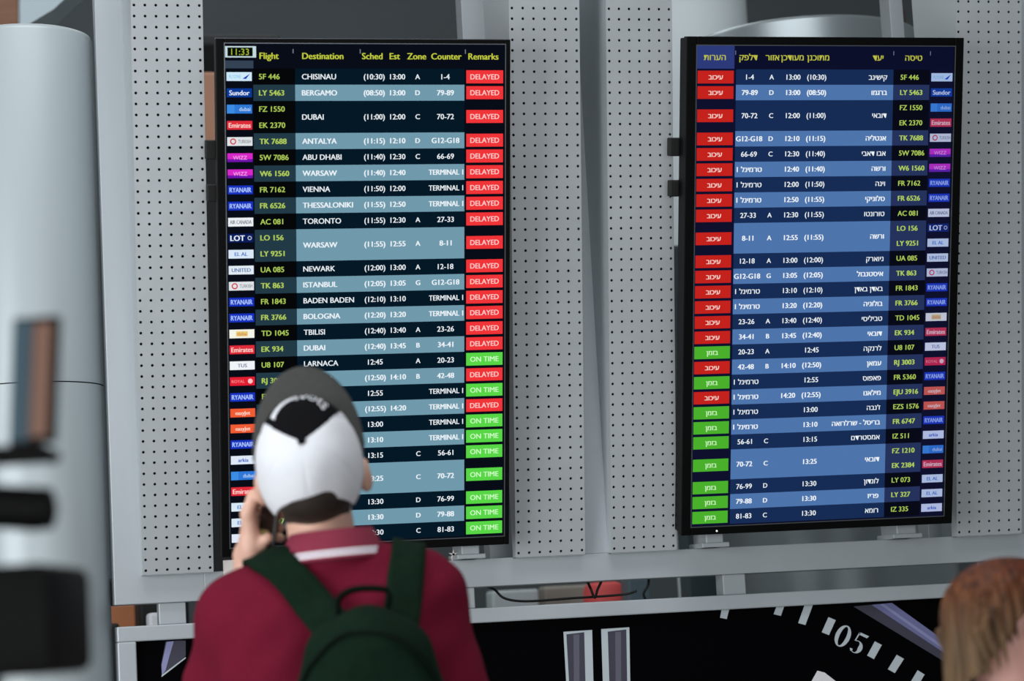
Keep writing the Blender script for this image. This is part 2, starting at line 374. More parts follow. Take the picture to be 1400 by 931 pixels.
# ------------------------------------------------------------------ flight displays
DW, DH = .685, 1.218
YEL = em((196, 206, 66)); GRN = em((176, 206, 92)); WHT = em((236, 244, 250)); WHD = em((196, 206, 214))
RED = em((240, 52, 56)); RED2 = em((196, 34, 28)); LIM = em((88, 214, 70)); LIM2 = em((74, 176, 44))
F = [  # code, destination, hebrew destination, scheduled, estimated, zone, counter, status, logo
 ('5F 446', 'CHISINAU', 'קישינב', '(10:30)', '13:00', 'A', '1-4', 0, 'fly'),
 ('LY 5463', 'BERGAMO', 'ברגמו', '(08:50)', '13:00', 'D', '79-89', 0, 'sun'),
 (('FZ 1550', 'EK 2370'), 'DUBAI', 'דובאי', '(11:00)', '12:00', 'C', '70-72', 0, ('fz', 'ek')),
 ('TK 7688', 'ANTALYA', 'אנטליה', '(11:15)', '12:10', 'D', 'G12-G18', 0, 'tk'),
 ('5W 7086', 'ABU DHABI', 'אבו דאבי', '(11:40)', '12:30', 'C', '66-69', 0, 'wz'),
 ('W6 1560', 'WARSAW', 'ורשה', '(11:40)', '12:40', '', 'T', 0, 'wz'),
 ('FR 7162', 'VIENNA', 'וינה', '(11:50)', '12:00', '', 'T', 0, 'fr'),
 ('FR 6526', 'THESSALONIKI', 'סלוניקי', '(11:55)', '12:50', '', 'T', 0, 'fr'),
 ('AC 081', 'TORONTO', 'טורונטו', '(11:55)', '12:30', 'A', '27-33', 0, 'ac'),
 (('LO 156', 'LY 9251'), 'WARSAW', 'ורשה', '(11:55)', '12:55', 'A', '8-11', 0, ('lot', 'ly')),
 ('UA 085', 'NEWARK', 'ניוארק', '(12:00)', '13:00', 'A', '12-18', 0, 'ua'),
 ('TK 863', 'ISTANBUL', 'איסטנבול', '(12:05)', '13:05', 'G', 'G12-G18', 0, 'tk'),
 ('FR 1843', 'BADEN BADEN', 'באדן באדן', '(12:10)', '13:10', '', 'T', 0, 'fr'),
 ('FR 3766', 'BOLOGNA', 'בולוניה', '(12:20)', '13:20', '', 'T', 0, 'fr'),
 ('TD 1045', 'TBILISI', 'טביליסי', '(12:40)', '13:40', 'A', '23-26', 0, 'td'),
 ('EK 934', 'DUBAI', 'דובאי', '(12:40)', '13:45', 'B', '34-41', 0, 'ek'),
 ('U8 107', 'LARNACA', 'לרנקה', '12:45', '', 'A', '20-23', 1, 'u8'),
 ('RJ 3003', 'AMMAN', 'עמאן', '(12:50)', '14:10', 'B', '42-48', 0, 'rj'),
 ('FR 5360', 'PAPHOS', 'פאפוס', '12:55', '', '', 'T', 1, 'fr'),
 ('EJU 3916', 'MILAN', 'מילאנו', '(12:55)', '14:20', '', 'T', 0, 'ej'),
 ('EZS 1576', 'GENEVA', "ז'נבה", '13:00', '', '', 'T', 1, 'ej'),
 ('FR 6747', 'PARIS', 'בריסל - שרלרואה', '13:10', '', '', 'T', 1, 'fr'),
 ('IZ 511', 'AMSTERDAM', 'אמסטרדם', '13:15', '', 'C', '56-61', 1, 'iz'),
 (('FZ 1210', 'EK 2384'), 'DUBAI', 'דובאי', '13:25', '', 'C', '70-72', 1, ('fz', 'ek')),
 ('LY 073', 'LONDON', 'לונדון', '13:30', '', 'D', '76-99', 1, 'ly'),
 ('LY 327', 'PARIS', 'פריז', '13:30', '', 'D', '79-88', 1, 'ly'),
 ('IZ 335', 'RHODES', 'רומא', '13:30', '', 'C', '81-83', 1, 'iz'),
]
LOGO = {  # background, text, text colour
 'fly': ((206, 232, 250), 'FLYONE', (40, 110, 200)), 'sun': ((8, 58, 150), 'Sundor', (226, 238, 255)), 'fz': ((46, 120, 214), 'dubai', (200, 226, 250)),
 'ek': ((222, 44, 58), 'Emirates', (255, 210, 206)), 'tk': ((222, 228, 232), 'TURKISH', (90, 96, 110)), 'wz': ((214, 40, 200), 'WIZZ', (255, 170, 240)),
 'fr': ((22, 50, 190), 'RYANAIR', (170, 196, 255)), 'ac': ((236, 240, 244), 'AIR CANADA', (140, 146, 156)), 'lot': ((10, 28, 92), 'LOT', (230, 240, 255)),
 'ly': ((216, 232, 246), 'EL AL', (70, 120, 200)), 'ua': ((224, 234, 244), 'UNITED', (90, 120, 170)), 'td': ((244, 244, 232), 'tbilisi', (206, 170, 60)),
 'u8': ((240, 244, 248), 'TUS', (120, 132, 160)), 'rj': ((226, 30, 52), 'ROYAL', (255, 150, 150)), 'ej': ((240, 92, 52), 'easyJet', (255, 214, 196)),
 'iz': ((222, 232, 248), 'arkia', (46, 92, 204)),
}
def mixc(c, d, t): return tuple(int(a+(b-a)*t) for a, b in zip(c, d))

def display(px_left, px_right, py_mid, rtl, label):
    P = at(500, 740, -.10)
    A, B = on_plane(px_left, py_mid, P, TILT_TV), on_plane(px_right, py_mid, P, TILT_TV)
    bl = on_plane(px_left, py_mid, P, TILT_TV)
    sx = (B.x-A.x)/DW
    root = empty('flight_display', (A.x, P.y, P.z), (math.pi/2+TILT_TV, 0, 0)); tag(root, label, 'display', 'flight information displays')
    w, h = DW*sx, DH
    bz = (.0215, .0135, .023, .012) if not rtl else (.0265, .0245, .022, .0225)     # left, right, bottom, top
    # housing with a recessed opening
    q = MB(); X0, X1, Y0, Y1 = -bz[0], w+bz[1], -bz[2], h+bz[3]; dep = .062
    def bar(x0, y0, x1, y1): q.box((x0, y0, -.02), (x1, y1, .006), BEZEL, .002)
    bar(X0, Y0, 0, Y1); bar(w, Y0, X1, Y1); bar(0, Y0, w, 0); bar(0, h, w, Y1)
    q.box((X0+.003, Y0+.003, -dep), (X1-.003, Y1-.003, -.019), BEZEL, .004); q.build('housing', root)
    q = MB(); t = .0022
    for x0, y0, x1, y1 in ((-t, -t, 0, h+t), (w, -t, w+t, h+t), (0, -t, w, 0), (0, h, w, h+t)): q.box((x0, y0, .005), (x1, y1, .0072), BEZELTRIM)
    tag(q.build('screen_surround', root), 'thin grey line framing the lit screen')
    if not rtl:
        q = MB(); q.box((X0, Y1-.001, -.018), (X1, Y1+.0012, .004), BEZELTRIM); q.build('top_edge_trim', root)
    # mount
    q = MB(); q.box((X0-.019, h*.772, -dep-.03), (X1-.02, h*.81, -dep-.002), BLACK, .003); q.build('mount_rail', root)
    q = MB(); q.box((X0-.017, h*.688, -dep-.03), (X1-.02, h*.722, -dep-.002), BLACK, .003); q.build('mount_rail', root)
    # screen
    dark = (8, 12, 22) if not rtl else (14, 16, 44)
    sc = MB(); sc.box((0, 0, -.012), (w, h, 0), em(dark)); scr = sc.build('screen', root)
    U = lambda u: u*w
    VY = lambda v: h*(1-v)
    pitch = .03166; v0 = .0482
    L_light, L_dark = ((112, 154, 172), (5, 24, 38)) if not rtl else ((78, 116, 172), (22, 44, 84))
    C_light, C_dark = ((34, 58, 70), (5, 7, 9)) if not rtl else ((36, 50, 92), (8, 10, 24))
    K = lambda c: c if not rtl else mixc(c, (40, 60, 150), .28)
    # header
    hd = MB(); yh = VY(.0235); hd.quad(U(0), VY(.048), U(1), VY(0), .0002, em((9, 13, 24) if not rtl else (12, 15, 42)))
    if not rtl:
        hd.quad(U(0), VY(.048), U(.1), VY(.033), .0004, em((52, 66, 84)))
        for s_, u, al in (('Flight', .122, 'l'), ('Destination', .272, 'l'), ('Sched', .484, 'l'), ('Est', .583, 'l'), ('Zone', .646, 'l'), ('Counter', .733, 'l'), ('Remarks', .868, 'l')):
            text(hd, s_, U(u), yh, .0150, YEL, align=al, bold=.0005)
        for u in (.238, .476, .855): hd.quad(U(u), VY(.0185), U(u)+.0022, VY(.010), .0006, em((120, 128, 140)))
        hdo = hd.build('header_row', scr)
        ck = MB(); ck.quad(U(.002), VY(.027), U(.110), VY(.005), .0004, em((196, 218, 222))); ck.quad(U(.010), VY(.0245), U(.098), VY(.0075), .0007, em((8, 14, 10)))
        text(ck, '11:33', U(.054), VY(.016), .0150, em((168, 190, 60)), .0012, 'c', U(.08)); tag(ck.build('clock', scr), 'clock reading 11:33 in a pale box')
    else:
        hd.quad(U(.0), VY(.047), U(.145), VY(.0), .0004, em((44, 58, 122)))  # reflection on the screen corner, painted as a flat blue patch
        for s_, u in (('הערות', .07), ('דלפק', .198), ('אזור', .290), ('מעודכן', .366), ('מתוכנן', .466), ('יעד', .700), ('טיסה', .84)):
            text(hd, heb(s_), U(u), yh, .0150, em((186, 190, 70)), align='c', maxw=U(.1), bold=.0004)
        for u in (.148, .76, .905): hd.quad(U(u), VY(.0185), U(u)+.0018, VY(.010), .0006, em((110, 116, 150)))
        hd.build('header_row', scr)
    def logo(kind, v):
        bg, s_, tc = LOGO[kind]; q = MB(); hh = pitch*.27
        x0, x1 = (U(.006), U(.094)) if not rtl else (U(.912), U(.996))
        bgc = em(K(bg)); q.quad(x0, VY(v+hh), x1, VY(v-hh), .0004, bgc)
        if kind == 'tk':
            n = 14; cx, cy, r = x0+.014, VY(v), .0075
            for rr, z, m in ((r, .0007, em(K((216, 40, 60)))), (r*.62, .0009, bgc)):
                q.add([(cx+rr*math.cos(2*math.pi*i/n), cy+rr*math.sin(2*math.pi*i/n), z) for i in range(n)], [tuple(range(n))], m)
            text(q, s_, x0+.026, VY(v), .0085, em(K(tc)), align='l', maxw=.03)
        elif kind == 'wz':
            q.quad(x0, VY(v+hh), x1, VY(v+hh*.35), .0006, em(K((110, 20, 170)))); text(q, s_, (x0+x1)/2, VY(v), .009, em(K(tc)), align='c')
        elif kind == 'fz':
            q.quad(x0, VY(v+hh), x0+.018, VY(v-hh), .0006, em(K((60, 140, 226)))); text(q, s_, x1-.004, VY(v), .009, em(K(tc)), align='r', maxw=.034)
        elif kind == 'rj':
            text(q, s_, x0+.004, VY(v), .007, em(K(tc)), align='l', maxw=.036); n = 10; cx = x1-.011
            q.add([(cx+.006*math.cos(2*math.pi*i/n), VY(v)+.006*math.sin(2*math.pi*i/n), .0007) for i in range(n)], [tuple(range(n))], em(K((255, 200, 200))))
        elif kind == 'td':
            q.quad(x0+.016, VY(v+hh*.6), x1-.016, VY(v-hh*.6), .0006, em(K((236, 206, 120)))); text(q, s_, (x0+x1)/2, VY(v), .008, em(K((200, 90, 60))), align='c')
        elif kind == 'fly':
            text(q, s_, x0+.006, VY(v), .008, em(K((110, 190, 230))), align='l', maxw=.028)
            q.add([(x1-.022, VY(v)-.005, .0007), (x1-.014, VY(v)-.006, .0007), (x1-.004, VY(v)+.007, .0007), (x1-.012, VY(v)+.002, .0007)], [(0, 1, 2, 3)], em(K((20, 60, 190))))
        elif kind == 'lot':
            text(q, s_, x0+.005, VY(v), .013, em(K(tc)), align='l', maxw=.034, bold=.0006); n = 12
            for rr, z, c in ((.005, .0007, (200, 210, 226)), (.0034, .0009, bg)):
                q.add([(x1-.009+rr*math.cos(2*math.pi*i/n), VY(v)+rr*math.sin(2*math.pi*i/n), z) for i in range(n)], [tuple(range(n))], em(K(c)))
        else:
            text(q, s_, (x0+x1)/2, VY(v), .0115 if kind in ('sun', 'fr', 'ek') else .009, em(K(tc)), align='c', maxw=(x1-x0)*.86, bold=.0004)
        q.build('airline_logo', scr)
    slot = 0
    for i, (code, dst, hd_, sch, est, zone, cnt, st, lg) in enumerate(F):
        codes = code if isinstance(code, tuple) else (code,); lgs = lg if isinstance(lg, tuple) else (lg,)
        n = len(codes); va = v0+slot*pitch; vb = va+n*pitch; vm = (va+vb)/2
        lightrow = i % 2 == 1
        row = MB(); bm_ = em(L_light if lightrow else L_dark); cm_ = em(C_light if lightrow else C_dark); T = WHT
        cap = .0128; bo = .0006 if lightrow else .0003
        if not rtl:
            row.quad(U(.246), VY(vb), U(.853), VY(va), .0004, bm_); row.quad(U(.099), VY(vb), U(.246), VY(va), .0004, cm_)
            text(row, dst, U(.270), VY(vm), cap, T, maxw=U(.19), bold=bo)
            text(row, sch, U(.527), VY(vm), cap, T, align='c', maxw=U(.082), bold=bo)
            if est: text(row, est, U(.611), VY(vm), cap, T, align='c', maxw=U(.062), bold=bo)
            if zone: text(row, zone, U(.683), VY(vm), cap*.92, T, align='c', bold=bo)
            if cnt == 'T': text(row, 'TERMINAL 1', U(.848), VY(vm), cap, T, align='r', maxw=U(.125), bold=bo)
            else: text(row, cnt, U(.784), VY(vm), cap, T, align='c', maxw=U(.1), bold=bo)
            cu = .119
        else:
            row.quad(U(.152), VY(vb), U(.762), VY(va), .0004, bm_); row.quad(U(.762), VY(vb), U(.905), VY(va), .0004, cm_)
            text(row, heb(hd_), U(.737), VY(vm), cap, T, align='r', maxw=U(.22), bold=bo)
            text(row, sch, U(.462), VY(vm), cap, T, align='c', maxw=U(.08), bold=bo)
            if est: text(row, est, U(.372), VY(vm), cap, T, align='c', maxw=U(.062), bold=bo)
            if zone: text(row, zone, U(.288), VY(vm), cap*.92, T, align='c', bold=bo)
            if cnt == 'T': text(row, '1 '+heb('טרמינל'), U(.160), VY(vm), cap, T, align='l', maxw=U(.1), bold=bo)
            else: text(row, cnt, U(.205), VY(vm), cap, T, align='c', maxw=U(.1), bold=bo)
            cu = .790
        for k, c_ in enumerate(codes):
            vc = va+pitch*(k+.5)
            text(row, c_, U(cu), VY(vc), cap, GRN, align='l', maxw=U(.115), bold=bo); logo(lgs[k], vc)
        row.build('flight_row', scr)
        q = MB(); hh = pitch*.41; x0, x1 = (U(.860), U(.995)) if not rtl else (U(.006), U(.143))
        q.quad(x0, VY(vm+hh), x1, VY(vm-hh), .0004, (LIM if st else RED) if not rtl else (LIM2 if st else RED2))
        if not rtl: text(q, 'ON TIME' if st else 'DELAYED', (x0+x1)/2, VY(vm), .0125, em((210, 255, 200)) if st else em((255, 206, 204)), align='c', maxw=U(.105), bold=.0003)
        else: text(q, heb('בזמן' if st else 'עיכוב'), (x0+x1)/2, VY(vm), .0120, em((206, 246, 190)) if st else em((255, 214, 206)), align='c', maxw=U(.08), bold=.0004)
        o = q.build('status_badge', scr); o['label'] = 'green badge for a flight on time' if st else 'red badge for a delayed flight'
        slot += n
    # feet on the rail
    return root, w, h
tv1, w1, h1 = display(310.7, 689.0, 400, False, 'tall flight departures screen in English, behind the man with the cap')
tv2, w2, h2 = display(948.0, 1296.2, 400, True, 'tall bluish flight departures screen in Hebrew, on the right half')
for root, spans in ((tv1, ((629, 654, 750),)), (tv2, ((963, 987, 742), (1223, 1250, 728)))):
    for p0, p1, py in spans:
        a, b = at(p0, py, -.045), at(p1, py, -.045); o = MB()
        o.box((a.x, -.06, ZR1), (b.x, .05, ZR1+.004+.075), METAL, .003); o.box((a.x-.012, -.065, ZR1), (b.x+.014, .05, ZR1+.012), METAL, .002)
        ob = o.build('support_foot'); ob.parent = root
        M = Matrix.Translation(root.location) @ Euler(root.rotation_euler).to_matrix().to_4x4(); ob.matrix_parent_inverse = M.inverted()
        tag(ob, 'pale grey foot between screen and rail')
P = at(983, 727, -.1); q = MB(); q.cyl((0, 0), .0025, 0, .002, em((250, 246, 236)), 12); o = q.build('power_light', tv2)
o.location = (.068, -.013, .006)

# small things on the rail
a, b = at(306, 787, -.012), at(349, 764, -.012)
o = MB(); o.box((a.x, -.012, a.z), (b.x, -.0005, b.z), mat('white_card', (246, 238, 234), .6), .001); tag(o.build('white_card'), 'white card fixed to top of the rail under the left display', 'card')
c = at(620, 758, -.01); o = MB()
for k in range(5):
    an = k*2*math.pi/5+.3; d = Vector((math.cos(an), 0, math.sin(an))); n_ = Vector((-d.z, 0, d.x))
    o.prism([c-n_*.003, c+d*.013, c+n_*.003], (0, .003, 0), mat('white_card', (246, 238, 234)))
o.prism([c+Vector((-.003, .001, 0)), c+Vector((.003, .001, 0)), Vector((c.x+.003, .001, ZR1)), Vector((c.x-.003, .001, ZR1))], (0, .003, 0), mat('white_card', (246, 238, 234)))
tag(o.build('plastic_tie'), 'tiny white plastic tie end on the rail beside the man', 'cable tie')

# ------------------------------------------------------------------ slot background and cables
bg_box('wood_panel', 60, 830, 189, 900, 2.2, .06, mat('orange_wood', (168, 104, 66), .55, 0, .15, 3), 'orange brown panel seen through the slot near the column', 'panel')
bg_box('dark_cabinet', 40, 858, 166, 931, 1.5, .2, BLACK, 'black cabinet side behind left end of the advertisement frame', 'cabinet')
bg_box('dark_cabinet', 190, 820, 262, 931, 1.8, .2, BLACK, 'black cabinet seen through slot behind the left spacer', 'cabinet')
bg_box('pale_post', 203, 838, 222, 900, 1.2, .1, mat('white_paint', (210, 212, 218), .6), 'small white post seen through slot beside the left spacer', 'post')
bg_box('counter_panel', 672, 808, 742, 900, 2.6, .1, mat('cool_white', (176, 186, 190), .6), 'whitish panel seen blurred through slot right of the man', 'panel')
bg_box('counter_panel', 744, 802, 820, 900, 2.8, .1, mat('beige_panel', (150, 144, 136), .6), 'beige panel seen blurred through slot under the perforated strips', 'panel')
o = MB(); a = at(836, 812, 2.4); o.box((a.x-.06, 2.4, a.z-.5), (a.x+.055, 2.6, a.z+.045), mat('rose_red', (220, 84, 84), .6), .03)
o.box((a.x-.05, 2.45, 0), (a.x+.045, 2.55, a.z-.49), mat('matt_black', (7, 7, 8)), .01)
tag(autosmooth(o.build('suitcase')), 'small rose red case seen blurred through slot below the perforated strips', 'suitcase')
bg_box('counter_panel', 858, 790, 896, 900, 2.3, .1, mat('teal_grey', (84, 104, 112), .6), 'narrow teal grey panel seen through slot beside the red case', 'panel')
bg_box('counter_panel', 912, 335, 990, 900, 1.85, .1, mat('dark_teal', (62, 76, 82), .6), 'tall dark teal panel behind left edge of the bluish display', 'panel')
CB = mat('cable_black', (10, 10, 11), .5)
def cable(pts, label):
    o = MB(); o.tube(spline([at(*p) for p in pts], 30), .0035, CB, 8); tag(autosmooth(o.build('cable')), label, 'cable', 'black cables behind the rails')
cable([(662, 800, .2), (676, 806, .22), (690, 818, .22), (720, 822, .22), (780, 818, .22), (850, 813, .22), (870, 808, .2)], 'long black cable sagging through slot from beside the man')
cable([(803, 794, .19), (808, 806, .2), (813, 817, .19), (817, 806, .2), (823, 793, .19)], 'black cable looping as a V under the perforated strips')
cable([(887, 788, .19), (886, 800, .2), (880, 812, .2), (884, 822, .19)], 'short black cable hanging right of the red case')

# ------------------------------------------------------------------ lower advertising light box
XA0 = at(160, 860, 0).x; ZI = at(650, 852, 0).z; XI = at(187, 900, 0).x; XAE = XE+.1
ad = empty('advertising_frame', (XA0, .04, 0)); tag(ad, 'wide grey framed black watch advertisement below the displays', 'sign')
def apart(name, lo, hi, m=METAL, bev=.003):
    o = MB(); o.box((lo[0]-XA0, lo[1]-.04, lo[2]), (hi[0]-XA0, hi[1]-.04, hi[2]), m, bev); return o.build(name, ad)
apart('top_rail', (XA0, 0, ZI), (XAE, .1, ZA1)); apart('side_post', (XA0, 0, 0), (XI, .1, ZI)); apart('side_post', (XAE-.05, 0, 0), (XAE, .1, ZI))
apart('bottom_rail', (XI, 0, 0), (XAE-.05, .1, .12)); apart('back_box', (XI, .03, .12), (XAE-.05, .1, ZI), BLACK, 0)
PY = .02; AD = mat('poster_black', (2, 2, 4), .6, spec=.03)
po = MB(); po.box((XI-XA0, PY-.04, .12), (XAE-.05-XA0, .031-.04, ZI), AD)
poster = po.build('poster', ad); tag(poster, 'black printed poster of a watch dial')
TK = mat('dial_silver', (186, 196, 202), .5); LIL = mat('dial_lilac', (112, 114, 160), .5); DK = mat('dial_slate', (58, 58, 74), .5)
def shape(mb, pts, m, lift=.0008):
    q = [at(x, y, PY)-Vector((XA0, .04, 0)) for x, y in pts]
    mb.prism([p-Vector((0, lift, 0)) for p in q], (0, lift*.9, 0), m)
zz = lambda pts, ox=940, oy=700, k=3.043: [(ox+x/k, oy+y/k) for x, y in pts]
for q in ([(135, 440), (163, 445), (178, 385), (146, 380)], [(358, 425), (388, 432), (408, 375), (378, 370)], [(460, 462), (490, 470), (522, 385), (490, 378)], [(558, 500), (588, 512), (616, 450), (586, 437)],
          [(747, 597), (775, 612), (808, 553), (779, 538)], [(833, 654), (862, 670), (900, 611), (870, 594)], [(925, 712), (955, 728), (986, 676), (957, 658)], [(995, 800), (1025, 818), (1062, 770), (1032, 752)]):
    tk = MB(); shape(tk, zz(q), TK); tk.build('minute_mark', poster)
q = MB(); shape(q, zz([(515, 705), (540, 660), (570, 668), (618, 705), (560, 800), (500, 790)]), mat('dial_white', (226, 224, 228), .5)); q.build('watch_hand', poster)
q = MB(); shape(q, zz([(690, 393), (770, 385), (1140, 620), (1130, 660)]), DK); shape(q, zz([(765, 386), (850, 378), (1180, 615), (1150, 640)]), LIL, .0009)
shape(q, zz([(800, 384), (815, 382), (1165, 628), (1155, 636)]), mat('dial_pale_lilac', (140, 142, 186), .5), .0011); q.build('bezel_band', poster)
# numerals 05, serif, turned with the dial
nm = MB(); ang = math.radians(25)
def num(cx, cy, pts, m=TK, lift=.0009):
    shape(nm, zz([(cx+x*math.cos(ang)-y*math.sin(ang), cy+x*math.sin(ang)+y*math.cos(ang)) for x, y in pts]), m, lift)
n = 28
for i in range(n):
    a0, a1 = 2*math.pi*i/n, 2*math.pi*(i+1)/n
    num(646, 516, [(31*math.cos(a0), 47*math.sin(a0)), (31*math.cos(a1), 47*math.sin(a1)), (14*math.cos(a1), 42*math.sin(a1)), (14*math.cos(a0), 42*math.sin(a0))])
num(712, 547, [(-17, -45), (26, -45), (22, -34), (-15, -34)]); num(712, 547, [(-17, -45), (-12, -45), (-16, -6), (-21, -4)])
for i in range(14):
    a0, a1 = [math.radians(-120+240*t/14) for t in (i, i+1)]
    th = lambda a: 5+14*max(0, math.cos(a))**1.2
    num(712, 547, [(-4+27*math.cos(a0), 17+27*math.sin(a0)), (-4+27*math.cos(a1), 17+27*math.sin(a1)), (-4+(27-th(a1))*math.cos(a1), 17+(27-th(a1)*.5)*math.sin(a1)), (-4+(27-th(a0))*math.cos(a0), 17+(27-th(a0)*.5)*math.sin(a0))])
num(712, 547, [(-26, 32), (-15, 30), (-12, 38), (-20, 42)])
tag(nm.build('numeral', poster), 'silver numerals 05')
z5 = lambda pts: zz(pts, 640, 700, 4.031)
for A, B, cc, i0, i1 in (((525, 660), (683, 650), ((540, 931), (690, 931)), 16, 44), ((733, 645), (888, 635), ((742, 931), (893, 931)), 36, 17)):
    q = MB(); dx = 2.2
    c0, c1 = (cc[0][0]+(cc[0][0]-A[0])*dx, cc[0][1]+(931-A[1])*dx), (cc[1][0]+(cc[1][0]-B[0])*dx, cc[1][1]+(931-B[1])*dx)
    shape(q, z5([A, B, c1, c0]), TK); shape(q, z5([(A[0]+i0, A[1]+14), (B[0]-i1, B[1]+12), (c1[0]-i1, c1[1]), (c0[0]+i0, c0[1])]), DK, .0011)
    m_ = ((A[0]+i0)+(B[0]-i1))/2; shape(q, z5([(m_-10, A[1]+16), (m_+22, A[1]+14), (m_+26, c1[1]), (m_-2, c1[1])]), mat('dial_grey', (92, 92, 108), .5), .0013)
    tag(q.build('baton_mark', poster), 'silver edged baton mark at twelve')
z8 = lambda pts: zz(pts, 150, 780, 6.163)
q = MB(); shape(q, z8([(470, 600), (560, 590), (640, 590), (640, 720), (545, 805), (440, 890), (432, 800)]), DK); shape(q, z8([(480, 600), (540, 595), (500, 730), (470, 840), (440, 880), (438, 790)]), mat('dial_pale_lilac', (140, 142, 186)), .0011)
shape(q, z8([(436, 898), (640, 740), (640, 728), (438, 880)]), TK, .0013); q.build('watch_lug', poster)

# ------------------------------------------------------------------ man with cap
SKIN = mat('skin', (224, 178, 158), .5, 0, .05, 20); SKIN2 = mat('skin_fair', (208, 158, 146), .5, 0, .04, 20)
SHIRT = mat('crimson_cotton', (106, 20, 43), .9, 0, .06, 140, bump=.05, spec=.1)
COLLAR = mat('crimson_rib', (132, 36, 62), .85, 0, .06, 200); STRIPE = mat('white_knit', (226, 218, 224), .8); NAVY = mat('navy_knit', (120, 96, 128), .8)
HAIRD = mat('dark_brown_hair', (40, 32, 26), .6, 0, .3, 90, (1, 1, .2))
CAPW = mat('white_cap_cotton', (226, 228, 234), .8, 0, .02, 60, bump=.03); CAPB = mat('black_cap_cotton', (13, 13, 16), .9, spec=.1); CAPG = mat('grey_cap_brim', (68, 68, 67), .9, 0, .06, 90, spec=.2)
GREEN = mat('dark_green_canvas', (14, 33, 22), .9, 0, .12, 60, bump=.05, spec=.08); GREEND = mat('darker_green_webbing', (9, 20, 14), .9, spec=.08)
JEANS = mat('dark_trousers', (44, 48, 60), .85, 0, .1, 60); SHOE = mat('dark_shoe', (30, 30, 32), .6)

BASE = CAM+FH*4.1+RH*(-.335); MB0 = (BASE[0], BASE[1], 0); MROT = (0, 0, -YAW)
def ML(px, py, ly):
    d = ray(px, py); q = d*(4.1+ly)/(d @ FH); return np.array([q @ RH+.335, ly, q[2]+CAMZ])
man = empty('person', MB0, MROT)
tag(man, 'man seen from behind in crimson polo shirt and white cap, phone at his cheek', 'person')

TAU, RHO = math.radians(61), math.radians(-5)
HC = Vector((-.026, .035, 1.654))
HM = Matrix.Rotation(RHO, 3, 'Y') @ Matrix.Rotation(TAU, 3, 'X')
def H(x, y, z): return HC+HM @ Vector((x, y, z))
HMn = np.array(HM)

LSH, LEL, LWR = (-.158, .0, 1.408), (-.262, .17, 1.215), (-.150, .125, 1.475)
RSH, REL, RWR = (.164, .0, 1.425), (.235, .02, 1.12), (.215, .25, 1.05)
body = SDF((-.36, -.22, -.01), (.36, .42, 1.90), .0055)
def trunk(B, g=0.0, legs=True):
    B.ell((0, .02, 1.25), (.178+g, .118+g, .27), .05)
    B.ell((0, .015, 1.03), (.160+g, .112+g, .20), .06)
    B.ell((0, .005, .90), (.172+g, .122+g, .14), .05)
    B.cone((-.135, .0, 1.400), (.135, .0, 1.418), .062+g, .062+g, .06)
    for s_ in (-1, 1):
        B.cone((s_*.02, -.005, 1.475), (s_*.148, .0, 1.430 if s_ > 0 else 1.408), .052+g, .05+g, .05)
        B.ell((s_*.085, -.055, 1.33), (.085+g, .055+g, .12), .05)
def arm_l(B, g=0.0, end=1.0):
    e = Vector(LSH).lerp(Vector(LEL), end); B.cone(LSH, e, .056+g, .046+g*1.5, .04)
def arm_r(B, g=0.0, end=1.0):
    e = Vector(RSH).lerp(Vector(REL), end); B.cone(RSH, e, .056+g, .046+g*1.5, .04)
trunk(body); arm_l(body); arm_r(body)
body.cone(LEL, LWR, .044, .028, .02); body.cone(REL, RWR, .044, .028, .02)
# neck and head
body.cone((.0, -.012, 1.44), H(0, -.035, -.05), .060, .058, .03)
body.ell(H(0, -.008, .032), (.076, .097, .086), .02, HMn); body.ell(H(0, .03, -.035), (.062, .068, .085), .03, HMn)
body.cone(H(-.035, .03, -.08), H(0, .075, -.105), .026, .02, .02); body.cone(H(.035, .03, -.08), H(0, .075, -.105), .026, .02, .02)
body.cone(H(0, .097, .012), H(0, .117, -.03), .008, .013, .012); body.cone(H(-.034, .084, .024), H(.034, .084, .024), .011, .011, .012)
for s_ in (-1, 1):
    body.ell(H(s_*.032, .094, .001), (.014, .012, .009), .006, HMn, sub=True); body.ell(H(s_*.032, .082, .001), (.0125, .0125, .0125), .004, HMn)
    body.ell(H(s_*.090, -.006, -.018), (.014, .025, .042), .008, HMn); body.ell(H(s_*.100, .0, -.014), (.006, .010, .018), .004, HMn, sub=True)
body.cone(H(-.02, .094, -.060), H(.02, .094, -.060), .008, .008, .006); body.cone(H(-.016, .094, -.070), H(.016, .094, -.070), .008, .008, .006)
# left hand round the phone: palm on the outer side, thumb on the rear edge, fingers over the front edge
PC = Vector((-.112, .115, 1.585))                      # phone centre
def finger(B, pts, r0, r1):
    for i in range(len(pts)-1):
        a, b = i/(len(pts)-1), (i+1)/(len(pts)-1); B.cone(pts[i], pts[i+1], r0+(r1-r0)*a, r0+(r1-r0)*b, .004)
body.cone(LWR, (-.150, .118, 1.520), .028, .030, .02)
body.ell((-.148, .122, 1.555), (.017, .042, .048), .015); body.ell((-.143, .090, 1.540), (.020, .020, .036), .012)
finger(body, [(-.140, .082, 1.552), (-.146, .070, 1.592), (-.134, .068, 1.622), (-.117, .072, 1.634)], .0135, .0095)
for k, (ly, lz, ln) in enumerate(((.136, 1.606, .92), (.150, 1.588, 1.05), (.156, 1.566, 1.0), (.150, 1.546, .82))):
    finger(body, [(-.146, ly-.02, lz-.004), (-.146, ly+.026*ln, lz+.012), (-.124, ly+.040*ln, lz+.013), (-.098, ly+.024*ln, lz+.004)], .0105, .008)
finger(body, [(-.140, .100, 1.528), (-.128, .086, 1.536), (-.112, .076, 1.549)], .012, .0095)
